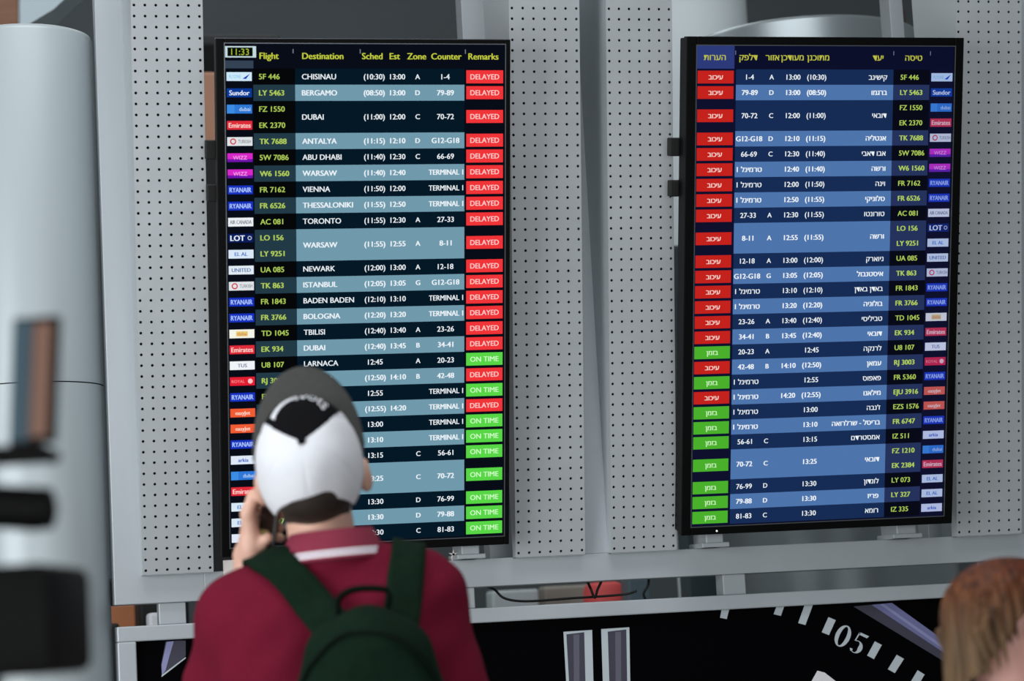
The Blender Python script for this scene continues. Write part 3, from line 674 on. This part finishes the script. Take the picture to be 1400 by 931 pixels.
# right hand, relaxed in front
body.ell((.205, .292, 1.045), (.040, .048, .016), .012)
for k, x in enumerate((.236, .216, .196, .177)):
    finger(body, [(x, .325, 1.045), (x-.004, .358+.008*(k in (1, 2)), 1.035), (x-.008, .372, 1.010), (x-.010, .362, .992)], .0095, .0075)
finger(body, [(.178, .275, 1.042), (.158, .300, 1.030), (.156, .325, 1.020)], .012, .009)
# legs and feet
for s_ in (-1, 1):
    body.cone((s_*.09, .0, .88), (s_*.105, .01, .48), .085, .054, .04); body.cone((s_*.105, .01, .48), (s_*.115, -.02, .09), .054, .038, .03)
    body.cone((s_*.115, -.03, .05), (s_*.13, .12, .04), .036, .028, .02)
body.build('body', SKIN, man)

# shirt
sh = SDF((-.36, -.24, .84), (.36, .34, 1.60), .0065)
trunk(sh, .014); arm_l(sh, .010, .50); arm_r(sh, .010, .62)
sh.cone((0, -.008, 1.44), (0, -.008, 1.515), .078, .066, .03)
sh.warp(lambda P: .0035*np.sin(P[..., 2]*31+P[..., 0]*17+2*np.sin(P[..., 0]*9))*np.sin(P[..., 0]*14+P[..., 1]*9+P[..., 2]*6) + .002*np.sin(P[..., 2]*70-P[..., 0]*40)*np.cos(P[..., 0]*33))
sh.cut(lambda P: .88-P[..., 2]); sh.cut(lambda P: P[..., 2]-(1.525+.05*P[..., 0]))
sh.build('polo_shirt', SHIRT, man)
# collar: folded band with a stripe
cb = MB(); n = 48; prof = [(.064, 1.500, None), (.066, 1.548, COLLAR), (.070, 1.551, COLLAR), (.078, 1.535, COLLAR), (.086, 1.516, COLLAR), (.0885, 1.5115, STRIPE), (.0895, 1.5095, NAVY), (.0925, 1.5045, STRIPE), (.0945, 1.5005, COLLAR), (.088, 1.497, COLLAR)]
def cpt(r, z, k):
    a = 2*math.pi*k/n; b = math.cos(a); front = max(0, b)      # a = 0 faces forward
    zz_ = z-.075*front**1.5*(1 if r > .08 else .6)-.012*front
    x = r*1.02*math.sin(a); y = -.006+r*.98*b+front*.012
    return (.006+x, y, zz_+.055*x)
for i in range(1, len(prof)):
    vs = [cpt(prof[i-1][0], prof[i-1][1], k) for k in range(n)]+[cpt(prof[i][0], prof[i][1], k) for k in range(n)]
    cb.add(vs, [(k, n+k, n+(k+1) % n, (k+1) % n) for k in range(n)], prof[i][2])
o = cb.build('shirt_collar', man, True); tag(o, 'crimson collar edged with white stripes')
# trousers and shoes
tr = SDF((-.24, -.18, .04), (.24, .18, 1.0), .008)
tr.ell((0, .005, .90), (.190, .146, .15), .05); tr.ell((0, -.01, .80), (.15, .12, .12), .05)
for s_ in (-1, 1): tr.cone((s_*.09, .0, .86), (s_*.105, .01, .48), .104, .076, .04); tr.cone((s_*.105, .01, .48), (s_*.115, -.02, .09), .075, .066, .03)
tr.cut(lambda P: .06-P[..., 2]); tr.build('trousers', JEANS, man)
for s_ in (-1, 1):
    b = SDF((s_*.125-.08, -.12, -.005), (s_*.125+.08, .22, .13), .006); b.cone((s_*.115, -.04, .045), (s_*.13, .13, .036), .046, .042, .02); b.cone((s_*.115, -.03, .05), (s_*.115, -.03, .10), .042, .038, .02)
    b.cut(lambda P: .002-P[..., 2]); b.build('shoe', SHOE, man)
# hair below the cap
hr = SDF(np.array(HC)-.17, np.array(HC)+.17, .004)
hr.ell(H(0, -.008, .032), (.083, .104, .09), .01, HMn); hr.ell(H(0, -.055, -.035), (.058, .046, .045), .02, HMn)
def hl(P): return (P-np.array(HC)) @ HMn
hr.cut(lambda P: hl(P)[..., 1]+.012); hr.cut(lambda P: hl(P)[..., 2]-.10); hr.cut(lambda P: -(hl(P)[..., 2]+.062+.004*np.sin(hl(P)[..., 0]*300)))
hr.build('hair', HAIRD, man)

# cap
AP = (0, -.018, .131); ca, cb_ = .0935, .108
def rim(phi):
    c = math.cos(phi); return (ca*math.sin(phi), cb_*c-.004+.006*max(0, c), .022+.028*c)
def dome(phi, s_, arched=True):
    d = (phi % (2*math.pi))-math.pi
    sa = .40*max(0, 1-(abs(d)/math.radians(46))**2)**.7 if arched else 0
    q_ = s_; s_ = sa+(1-sa)*s_
    x, y, z = rim(phi); th = s_*math.pi/2; fr_ = max(0, math.cos(phi)); h = math.cos(th)**(.80-.32*fr_) if s_ < .9999 else 0; v = math.sin(th)**.95
    seam = 1-.030*abs(math.cos(3*phi))**90*math.sin(math.pi*q_)
    fold = 1+.012*math.sin(5*phi+9*s_)*math.sin(math.pi*s_)*(1-fr_)
    return Vector((AP[0]+(x-AP[0])*h*seam*fold, AP[1]+(y-AP[1])*h*seam*fold, z+(AP[2]-z)*v))
cap = empty('cap'); cap.parent = man
cr = MB(); NP, NS = 192, 30
grid = [[H(*dome(2*math.pi*k/NP, j/NS)) for k in range(NP)] for j in range(NS+1)]
def front(k, j): a = (2*math.pi*(k+.5)/NP+math.pi) % (2*math.pi)-math.pi; return abs(a) < math.radians(44+26*(j/NS)**1.2)
for j in range(NS):
    for k in range(NP):
        k2 = (k+1) % NP; cr.add([grid[j][k], grid[j][k2], grid[j+1][k2], grid[j+1][k]], [(0, 1, 2, 3)], CAPB if front(k, j) else CAPW)
o = cr.build('crown', cap, True); bm = bmesh.new(); bm.from_mesh(o.data); bmesh.ops.remove_doubles(bm, verts=bm.verts, dist=.0003); bmesh.ops.recalc_face_normals(bm, faces=bm.faces); bm.to_mesh(o.data); bm.free()
o.modifiers.new('thick', 'SOLIDIFY').thickness = .0025
tag(o, 'white rear panels and black front panels')
bt = SDF(np.array(H(*AP))-.02, np.array(H(*AP))+.02, .0015); bt.ell(H(AP[0], AP[1], AP[2]+.002), (.0075, .0075, .004), 0, HMn); tag(bt.build('button', CAPB, cap), 'black button on top')
br = MB(); NB = 40; MBR = 8; vs = []
for i in range(NB+1):
    phi = math.radians(-86+172*i/NB); x, y, z = rim(phi); e = math.cos(math.radians(90*(2*i/NB-1)))**.55
    for j in range(MBR+1):
        t = j/MBR; yy = y+.082*e*t; xx = x*(1+.10*t*e**.3)
        vs.append(H(xx, yy, z+.002-1.1*(xx*xx)*t+.004*t))
fs = [(i*(MBR+1)+j, (i+1)*(MBR+1)+j, (i+1)*(MBR+1)+j+1, i*(MBR+1)+j+1) for i in range(NB) for j in range(MBR)]
br.add(vs, fs, CAPG); o = br.build('brim', cap, True); o.modifiers.new('thick', 'SOLIDIFY').thickness = .004; tag(o, 'dark grey brim')
# white lettering across the front panels
lt = MB()
def on_crown(u, v): return H(*(Vector(dome(-u, v))+Vector((0, .0012, .0014))))
gv, gf, gx0, gx1 = glyphs('svots')
base = lambda u: .62+.09*(u/.9)**2
for i in range(24):                                   # thin tapering stroke leading into the letters
    u0, u1 = -.85+.70*i/24, -.85+.70*(i+1)/24; t0, t1 = .10, .10
    lt.add([on_crown(-u0, base(u0)), on_crown(-u1, base(u1)), on_crown(-u1, base(u1)-t1), on_crown(-u0, base(u0)-t0)], [(0, 1, 2, 3)], CAPW)
mp = [on_crown(-(-.15+.9*(v[0]-gx0)/(gx1-gx0)), base(-.15+.9*(v[0]-gx0)/(gx1-gx0))-.24*v[1]/.69+.03) for v in gv]
lt.add(mp, gf, CAPW); tag(lt.build('lettering', cap), 'white lettering')

# phone held at the left cheek
PM = Euler((math.radians(-8), math.radians(8), math.radians(-62))).to_matrix()
ph = empty('phone', tuple(Vector(MB0)+Matrix.Rotation(-YAW, 3, 'Z') @ PC)); ph.rotation_euler = (Matrix.Rotation(-YAW, 3, 'Z') @ PM).to_euler()
tag(ph, 'black phone in the hand of the man with the cap', 'phone')
PB = mat('phone_black', (12, 12, 14), .25)
q = MB(); q.box((-.036, -.004, -.07), (.036, .004, .07), PB, .003); q.build('phone_body', ph)
q = MB(); q.box((-.033, .0039, -.066), (.033, .0046, .066), mat('phone_glass', (16, 18, 24), .1)); q.build('phone_screen', ph)
q = MB(); q.box((-.030, -.0062, .035), (-.002, -.0038, .064), PB, .001); q.build('camera_bump', ph)
q = MB(); q.box((-.020, -.0046, -.034), (.014, -.0038, -.022), mat('pale_print', (190, 186, 120), .5)); q.build('case_mark', ph)

# backpack
bp = empty('backpack', MB0, MROT); tag(bp, 'dark green backpack on the back of the man with the cap', 'backpack')
bk = SDF((-.16, -.44, .88), (.30, -.04, 1.52), .006); bx = .075
bk.rbox((bx, -.215, 1.16), (.145, .075, .26), .075, 0); bk.rbox((bx+.004, -.285, 1.07), (.115, .05, .15), .045, .02)
bk.warp(lambda P: .5*np.maximum(0, P[..., 2]-1.25)**1.4*0+.45*np.maximum(0, P[..., 2]-1.24)*np.minimum(1.2, ((P[..., 0]-bx)/.115)**2)+.003*np.sin(P[..., 2]*45+P[..., 0]*30)*np.sin(P[..., 0]*28+1))
main = bk.build('main_bag', GREEN, bp)
z = MB(); zp = []
for i in range(25):
    t = -1+2*i/24; x = bx+.118*t; zz_ = 1.36-.10*abs(t)**2.6; zp.append(tuple(bk.push((x, -.25, zz_), .0005) if bk.sample((x, -.25, zz_)) < .0005 else (x, -.25, zz_)))
z.tube(zp, .004, GREEND, 8); tag(z.build('zip', bp, True), 'darker zip line')
def strap(name, pts, wd, m, th=.009, wdir=None):
    c = spline(pts, 36); vs = []
    for i, p in enumerate(c):
        t = (c[min(i+1, 36)]-c[max(i-1, 0)]).normalized(); g = Vector(sh.grad(p)); w_ = t.cross(g).normalized()
        if wdir is not None: w_ = (w_+Vector(wdir)*.0).normalized()
        for j in range(7):
            q = p+w_*wd*(j/6-.5); q = Vector(sh.push(q, .006)); vs.append(q)
    fs = [(i*7+j, i*7+j+1, (i+1)*7+j+1, (i+1)*7+j) for i in range(36) for j in range(6)]
    b = MB(); b.add(vs, fs, m); o = b.build(name, bp, True); md = o.modifiers.new('thick', 'SOLIDIFY'); md.thickness = th; md.offset = 0 ; return o
strap('shoulder_strap', [(.05, -.175, 1.33), (.012, -.158, 1.388), (-.022, -.115, 1.43), (-.064, -.06, 1.475), (-.098, .0, 1.485), (-.118, .07, 1.45), (-.13, .125, 1.36), (-.145, .12, 1.22), (-.17, .04, 1.08), (-.10, -.13, .98), (-.04, -.19, .96)], .066, GREEN)
strap('shoulder_strap', [(.118, -.175, 1.33), (.126, -.158, 1.385), (.132, -.12, 1.43), (.135, -.05, 1.488), (.130, .01, 1.498), (.128, .07, 1.46), (.13, .125, 1.36), (.145, .12, 1.22), (.17, .04, 1.08), (.17, -.13, .98), (.16, -.19, .96)], .062, GREEN)
hd = MB(); hp = [tuple(ML(462, 842, -.17)), tuple(ML(464, 818, -.175)), tuple(ML(485, 806, -.18)), tuple(ML(520, 805, -.18)), tuple(ML(532, 812, -.175)), tuple(ML(530, 838, -.17))]
hs = spline(hp, 30); vs = []
for p in hs: vs += [p+Vector((0, -.012, .002)), p+Vector((0, .012, -.002))]
hd.add(vs, [(2*i, 2*i+1, 2*i+3, 2*i+2) for i in range(30)], GREEND); o = hd.build('carry_handle', bp, True); o.modifiers.new('thick', 'SOLIDIFY').thickness = .007; o.modifiers['thick'].offset = 0

# ------------------------------------------------------------------ woman at the right edge
WB = CAM+FH*3.8; wx = .775
wom = empty('person', (WB[0]+RH[0]*wx, WB[1]+RH[1]*wx, 0), (0, 0, -YAW-math.radians(75)))     # faces right, a little away
tag(wom, 'person with short auburn bobbed hair seen from behind at the right edge', 'person')
HAIRW = mat('auburn_hair', (132, 92, 60), .55, spec=.2, metal=0, var=.3, scale=26, stretch=(3.2, 3.2, .25)) if True else mat('x', (132, 92, 60), .45, 0, .3, 26, (3.2, 3.2, .25))
nt = HAIRW.node_tree; bs = nt.nodes['Principled BSDF']; ramp = [x for x in nt.nodes if x.type == 'VALTORGB'][0]
tc = [x for x in nt.nodes if x.type == 'TEX_COORD'][0]; sep = nt.nodes.new('ShaderNodeSeparateXYZ'); nt.links.new(tc.outputs['Object'], sep.inputs[0])
mr = nt.nodes.new('ShaderNodeMapRange'); mr.inputs['From Min'].default_value = 1.30; mr.inputs['From Max'].default_value = 1.42; nt.links.new(sep.outputs['Z'], mr.inputs[0])
cr2 = nt.nodes.new('ShaderNodeValToRGB'); cr2.color_ramp.elements[0].color = lin((116, 92, 68)); cr2.color_ramp.elements[1].color = lin((98, 46, 20)); nt.links.new(mr.outputs[0], cr2.inputs[0])
ramp.color_ramp.elements[0].color = (.32, .30, .28, 1); ramp.color_ramp.elements[1].color = (1.2, 1.2, 1.15, 1)
mx = nt.nodes.new('ShaderNodeMix'); mx.data_type = 'RGBA'; mx.blend_type = 'MULTIPLY'; mx.inputs[0].default_value = 1
nt.links.new(cr2.outputs[0], mx.inputs[6]); nt.links.new(ramp.outputs[0], mx.inputs[7]); nt.links.new(mx.outputs[2], bs.inputs['Base Color'])
TOPM = mat('pale_pink_cotton', (196, 172, 176), .85, 0, .05, 90)
WC = np.array((0, 0, 1.335)); WT = math.radians(-4); WMt = Matrix.Rotation(WT, 3, 'X')
def Wp(x, y, z): return Vector(WC)+WMt @ Vector((x, y, z))
WMn = np.array(WMt)
wb = SDF((-.28, -.26, -.01), (.28, .24, 1.46), .006)
wb.ell(Wp(0, -.006, .02), (.068, .088, .078), .02, WMn); wb.ell(Wp(0, .028, -.035), (.055, .06, .075), .03, WMn); wb.cone(Wp(0, .03, -.07), Wp(0, .068, -.092), .03, .018, .02)
wb.cone(Wp(0, .09, .0), Wp(0, .105, -.03), .007, .011, .01); wb.cone(Wp(-.018, .084, -.055), Wp(.018, .084, -.055), .007, .007, .006)
for s_ in (-1, 1):
    wb.ell(Wp(s_*.03, .086, -.002), (.013, .011, .008), .005, WMn, sub=True); wb.ell(Wp(s_*.03, .075, -.002), (.0115, .0115, .0115), .004, WMn)
    wb.ell(Wp(s_*.070, -.002, -.012), (.010, .017, .028), .006, WMn)
wb.cone((0, -.02, 1.16), Wp(0, -.025, -.04), .048, .050, .03)
def wtrunk(B, g=0.0):
    B.ell((0, 0, 1.02), (.135+g, .095+g, .21), .05); B.ell((0, 0, .80), (.135+g, .10+g, .16), .05); B.cone((-.115, -.01, 1.145), (.115, -.01, 1.145), .045+g, .045+g, .05)
    for s_ in (-1, 1): B.cone((s_*.02, -.015, 1.185), (s_*.125, -.01, 1.15), .036+g, .042+g, .04)
    for s_ in (-1, 1): B.cone((s_*.14, -.01, 1.14), (s_*.165, -.02, .88), .042+g, .034+g, .03)
wtrunk(wb)
for s_ in (-1, 1):
    wb.cone((s_*.165, -.02, .88), (s_*.155, .08, .68), .033, .022, .015); wb.ell((s_*.152, .105, .625), (.014, .032, .042), .012)
    for k in range(4): finger(wb, [(s_*.152, .085+.014*k, .60), (s_*.150, .092+.014*k, .565), (s_*.142, .094+.014*k, .545)], .0075, .006)
    finger(wb, [(s_*.148, .13, .63), (s_*.138, .142, .60), (s_*.134, .140, .58)], .009, .007)
    wb.cone((s_*.07, 0, .74), (s_*.08, .0, .40), .075, .046, .03); wb.cone((s_*.08, 0, .40), (s_*.085, -.015, .08), .046, .033, .02); wb.cone((s_*.085, -.02, .04), (s_*.095, .09, .035), .032, .026, .02)
wb.build('body', SKIN2, wom)
ws = SDF((-.28, -.2, .64), (.28, .2, 1.30), .007); wtrunk(ws, .010); ws.cut(lambda P: .68-P[..., 2])
ws.warp(lambda P: .003*np.sin(P[..., 2]*40+P[..., 0]*22)*np.sin(P[..., 0]*25)); ws.build('top', TOPM, wom)
wt = SDF((-.2, -.16, .04), (.2, .16, .80), .008); wt.ell((0, 0, .74), (.150, .118, .12), .05)
for s_ in (-1, 1): wt.cone((s_*.07, 0, .72), (s_*.08, .0, .40), .092, .062, .04); wt.cone((s_*.08, 0, .40), (s_*.085, -.015, .09), .062, .054, .02)
wt.cut(lambda P: .06-P[..., 2]); wt.build('trousers', JEANS, wom)
for s_ in (-1, 1):
    b = SDF((s_*.09-.07, -.1, -.005), (s_*.09+.07, .17, .12), .006); b.cone((s_*.085, -.025, .04), (s_*.095, .095, .034), .042, .038, .02); b.cut(lambda P: .002-P[..., 2]); b.build('shoe', SHOE, wom)
# hair: a shell over the skull plus hanging locks
wh = SDF((-.16, -.2, 1.10), (.16, .16, 1.46), .0032)
wh.ell(Wp(0, -.010, .020), (.078, .100, .084), .01, WMn)
wh.cone((0, -.045, 1.34), (0, -.050, 1.16), .074, .076, .03)
def hz(P):
    az = np.arctan2(P[..., 0], -(P[..., 1]+.03)); return .0022*np.sin(41*az+3*np.sin(7*az)+P[..., 2]*14)+.0016*np.sin(83*az+2*np.sin(11*az)-P[..., 2]*9)
wh.warp(lambda P: hz(P)*np.clip((1.43-P[..., 2])/.04, 0, 1))
wh.cut(lambda P: np.where(P[..., 2] > 1.345, P[..., 1]+.028-2.4*(P[..., 2]-1.345), P[..., 1]+.028+.78*(1.345-P[..., 2]))*.6+.004*np.sin(P[..., 2]*160+P[..., 0]*60)*np.sin(P[..., 2]*61))
wh.cut(lambda P: 1.185+.008*np.sin(P[..., 0]*160)+.006*np.sin(P[..., 0]*310+1)-P[..., 2])
for sx in (-1, 1):
    for k in range(6):                                 # loose tips over the neck
        y = -.088+.013*k; z = 1.285+.0145*k; x = sx*(.068+.006*math.sin(k))
        wh.cone((x*.98, y-.012, z+.04), (x, y, z), .009, .006, .006); wh.cone((x, y, z), (x*1.0, y+.006, z-.028-.006*(k % 3)), .006, .0015, .004)
wh.build('hair', HAIRW, wom)

# ------------------------------------------------------------------ video camera in the near left corner
VD = 2.25
def VP(px, py, dd=0.0): return at_depth(px, py, VD+dd)
VO = VP(20, 850); vc = empty('video_camera', (VO.x, VO.y, 0), (0, 0, -YAW)); tag(vc, 'black video camera with side monitor, out of focus at left edge', 'video camera')
VB = mat('camera_black', (6, 6, 7), .6, spec=.15); VM = mat('camera_grey', (70, 92, 104), .4, .4)
def VL(px, py, ly=0.0):
    d = ray(px, py); q = d*(VD+ly)/(d @ FH); o_ = np.array(VO)-CAM
    return Vector((q @ RH-o_ @ RH, q @ FH-o_ @ FH, q[2]+CAMZ))
a, b = VL(-150, 935), VL(82, 770); o = MB(); o.box((a.x, -.05, a.z), (b.x, .16, b.z), VB, .012); autosmooth(o.build('camera_body', vc))
a, b = VL(-150, 722), VL(70, 676); o = MB(); o.tube([(a.x, .02, (a.z+b.z)/2+.012), (a.x*.3, .02, (a.z+b.z)/2+.006), (b.x-.02, .02, (a.z+b.z)/2), (b.x-.004, .02, (a.z+b.z)/2), (b.x, .02, (a.z+b.z)/2)], [.020, .021, .0215, .020, .010], VB, 20); autosmooth(o.build('microphone', vc), 60)
q = MB(); c0 = VL(-60, 722); c1 = VL(-60, 778); q.box((c0.x-.012, .0, c1.z-.005), (c0.x+.012, .04, c0.z+.02), VB, .004); q.build('microphone_mount', vc)
# monitor arm and the upright monitor seen nearly edge on
m0, m1 = VL(-2, 640), VL(70, 602); q = MB(); q.box((m0.x-.06, .0, m0.z+.004), (m1.x-.006, .035, m1.z-.002), VB, .005); k_ = VL(62, 615); q.tube([(k_.x, .0, k_.z-.004), (k_.x, .04, k_.z-.004)], .007, VB, 14); c2 = VL(-40, 640); q.box((c2.x-.01, .0, c0.z), (c2.x+.01, .03, c2.z+.02), VB, .004); q.build('monitor_arm', vc)
mon = empty('monitor'); mon.parent = vc
p0, p1, p2, p3 = VL(42, 606), VL(62, 606), VL(72, 432), VL(36, 432)
mz0, mz1 = VL(50, 606).z, VL(50, 434).z; lean = VL(54, 434).x-VL(48, 606).x; xc = VL(47, 606).x
def slab(x0, x1, y0, y1, m, nm, ins=0.0):
    q = MB(); q.prism([(xc+x0, y0, mz0+ins), (xc+x1, y1, mz0+ins), (xc+x1+lean, y1, mz1-ins), (xc+x0+lean, y0, mz1-ins)], (.004, .012, 0), m); return q.build(nm, mon)
slab(-.0245, .0165, .000, -.006, VB, 'monitor_frame')
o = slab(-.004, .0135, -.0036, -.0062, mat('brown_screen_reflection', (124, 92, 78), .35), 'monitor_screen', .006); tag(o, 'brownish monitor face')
o = slab(-.0242, -.0055, -.0012, -.0032, VM, 'monitor_edge', .003); tag(o, 'blue grey monitor edge')
# tripod under the camera
q = MB(); a = VL(-60, 925); q.cyl((a.x, .05), .03, a.z-.06, a.z-.002, VB, 24); q.cyl((a.x, .05), .018, .62, a.z-.05, VB, 20); q.build('tripod_column', vc)
for k in range(3):
    an = math.radians(210+120*k); q = MB(); q.tube([(a.x, .05, a.z-.12), (a.x+.55*math.cos(an), .05+.55*math.sin(an), .0)], [.016, .011], VB, 12); q.build('tripod_leg', vc)

# ------------------------------------------------------------------ eyes and brows of both people
EYEW = mat('eye_white', (232, 228, 222), .3); IRIS = mat('iris_brown', (52, 36, 28), .25); LIP = mat('lip_rose', (176, 104, 98), .5)
def face(parent, T, eye, rad, brow_mat, brow, lipc):
    for s_ in (-1, 1):
        b = SDF(np.array(T(s_*eye[0], eye[1], eye[2]))-.02, np.array(T(s_*eye[0], eye[1], eye[2]))+.02, .0015); b.ell(T(s_*eye[0], eye[1]+.0022, eye[2]), (rad, rad, rad*.62), 0, None); b.build('eye', EYEW, parent)
        b = SDF(np.array(T(s_*eye[0], eye[1]+rad, eye[2]))-.012, np.array(T(s_*eye[0], eye[1]+rad, eye[2]))+.012, .001); b.ell(T(s_*eye[0], eye[1]+rad-.0005, eye[2]), (.0045, .0045, .0045), 0); b.build('iris', IRIS, parent)
        q = MB(); q.tube(spline([T(s_*(brow[0]-.015), brow[1]+.003, brow[2]), T(s_*brow[0], brow[1]+.002, brow[2]+.003), T(s_*(brow[0]+.015), brow[1]-.007, brow[2]-.001)], 8), [.002, .003, .0032, .0034, .0034, .0032, .003, .0024, .0015], brow_mat, 8); q.build('eyebrow', parent, True)
    q = MB(); q.tube(spline([T(-.021, lipc[0]-.004, lipc[1]), T(-.009, lipc[0]+.004, lipc[1]+.002), T(.009, lipc[0]+.004, lipc[1]+.002), T(.021, lipc[0]-.004, lipc[1])], 12), [.0015]+[.0045]*11+[.0015], LIP, 10); q.build('lips', parent, True)
face(man, H, (.032, .084, .001), .0125, HAIRD, (.034, .094, .026), (.100, -.064))
face(wom, Wp, (.030, .077, -.002), .0115, HAIRD, (.031, .084, .020), (.088, -.055))
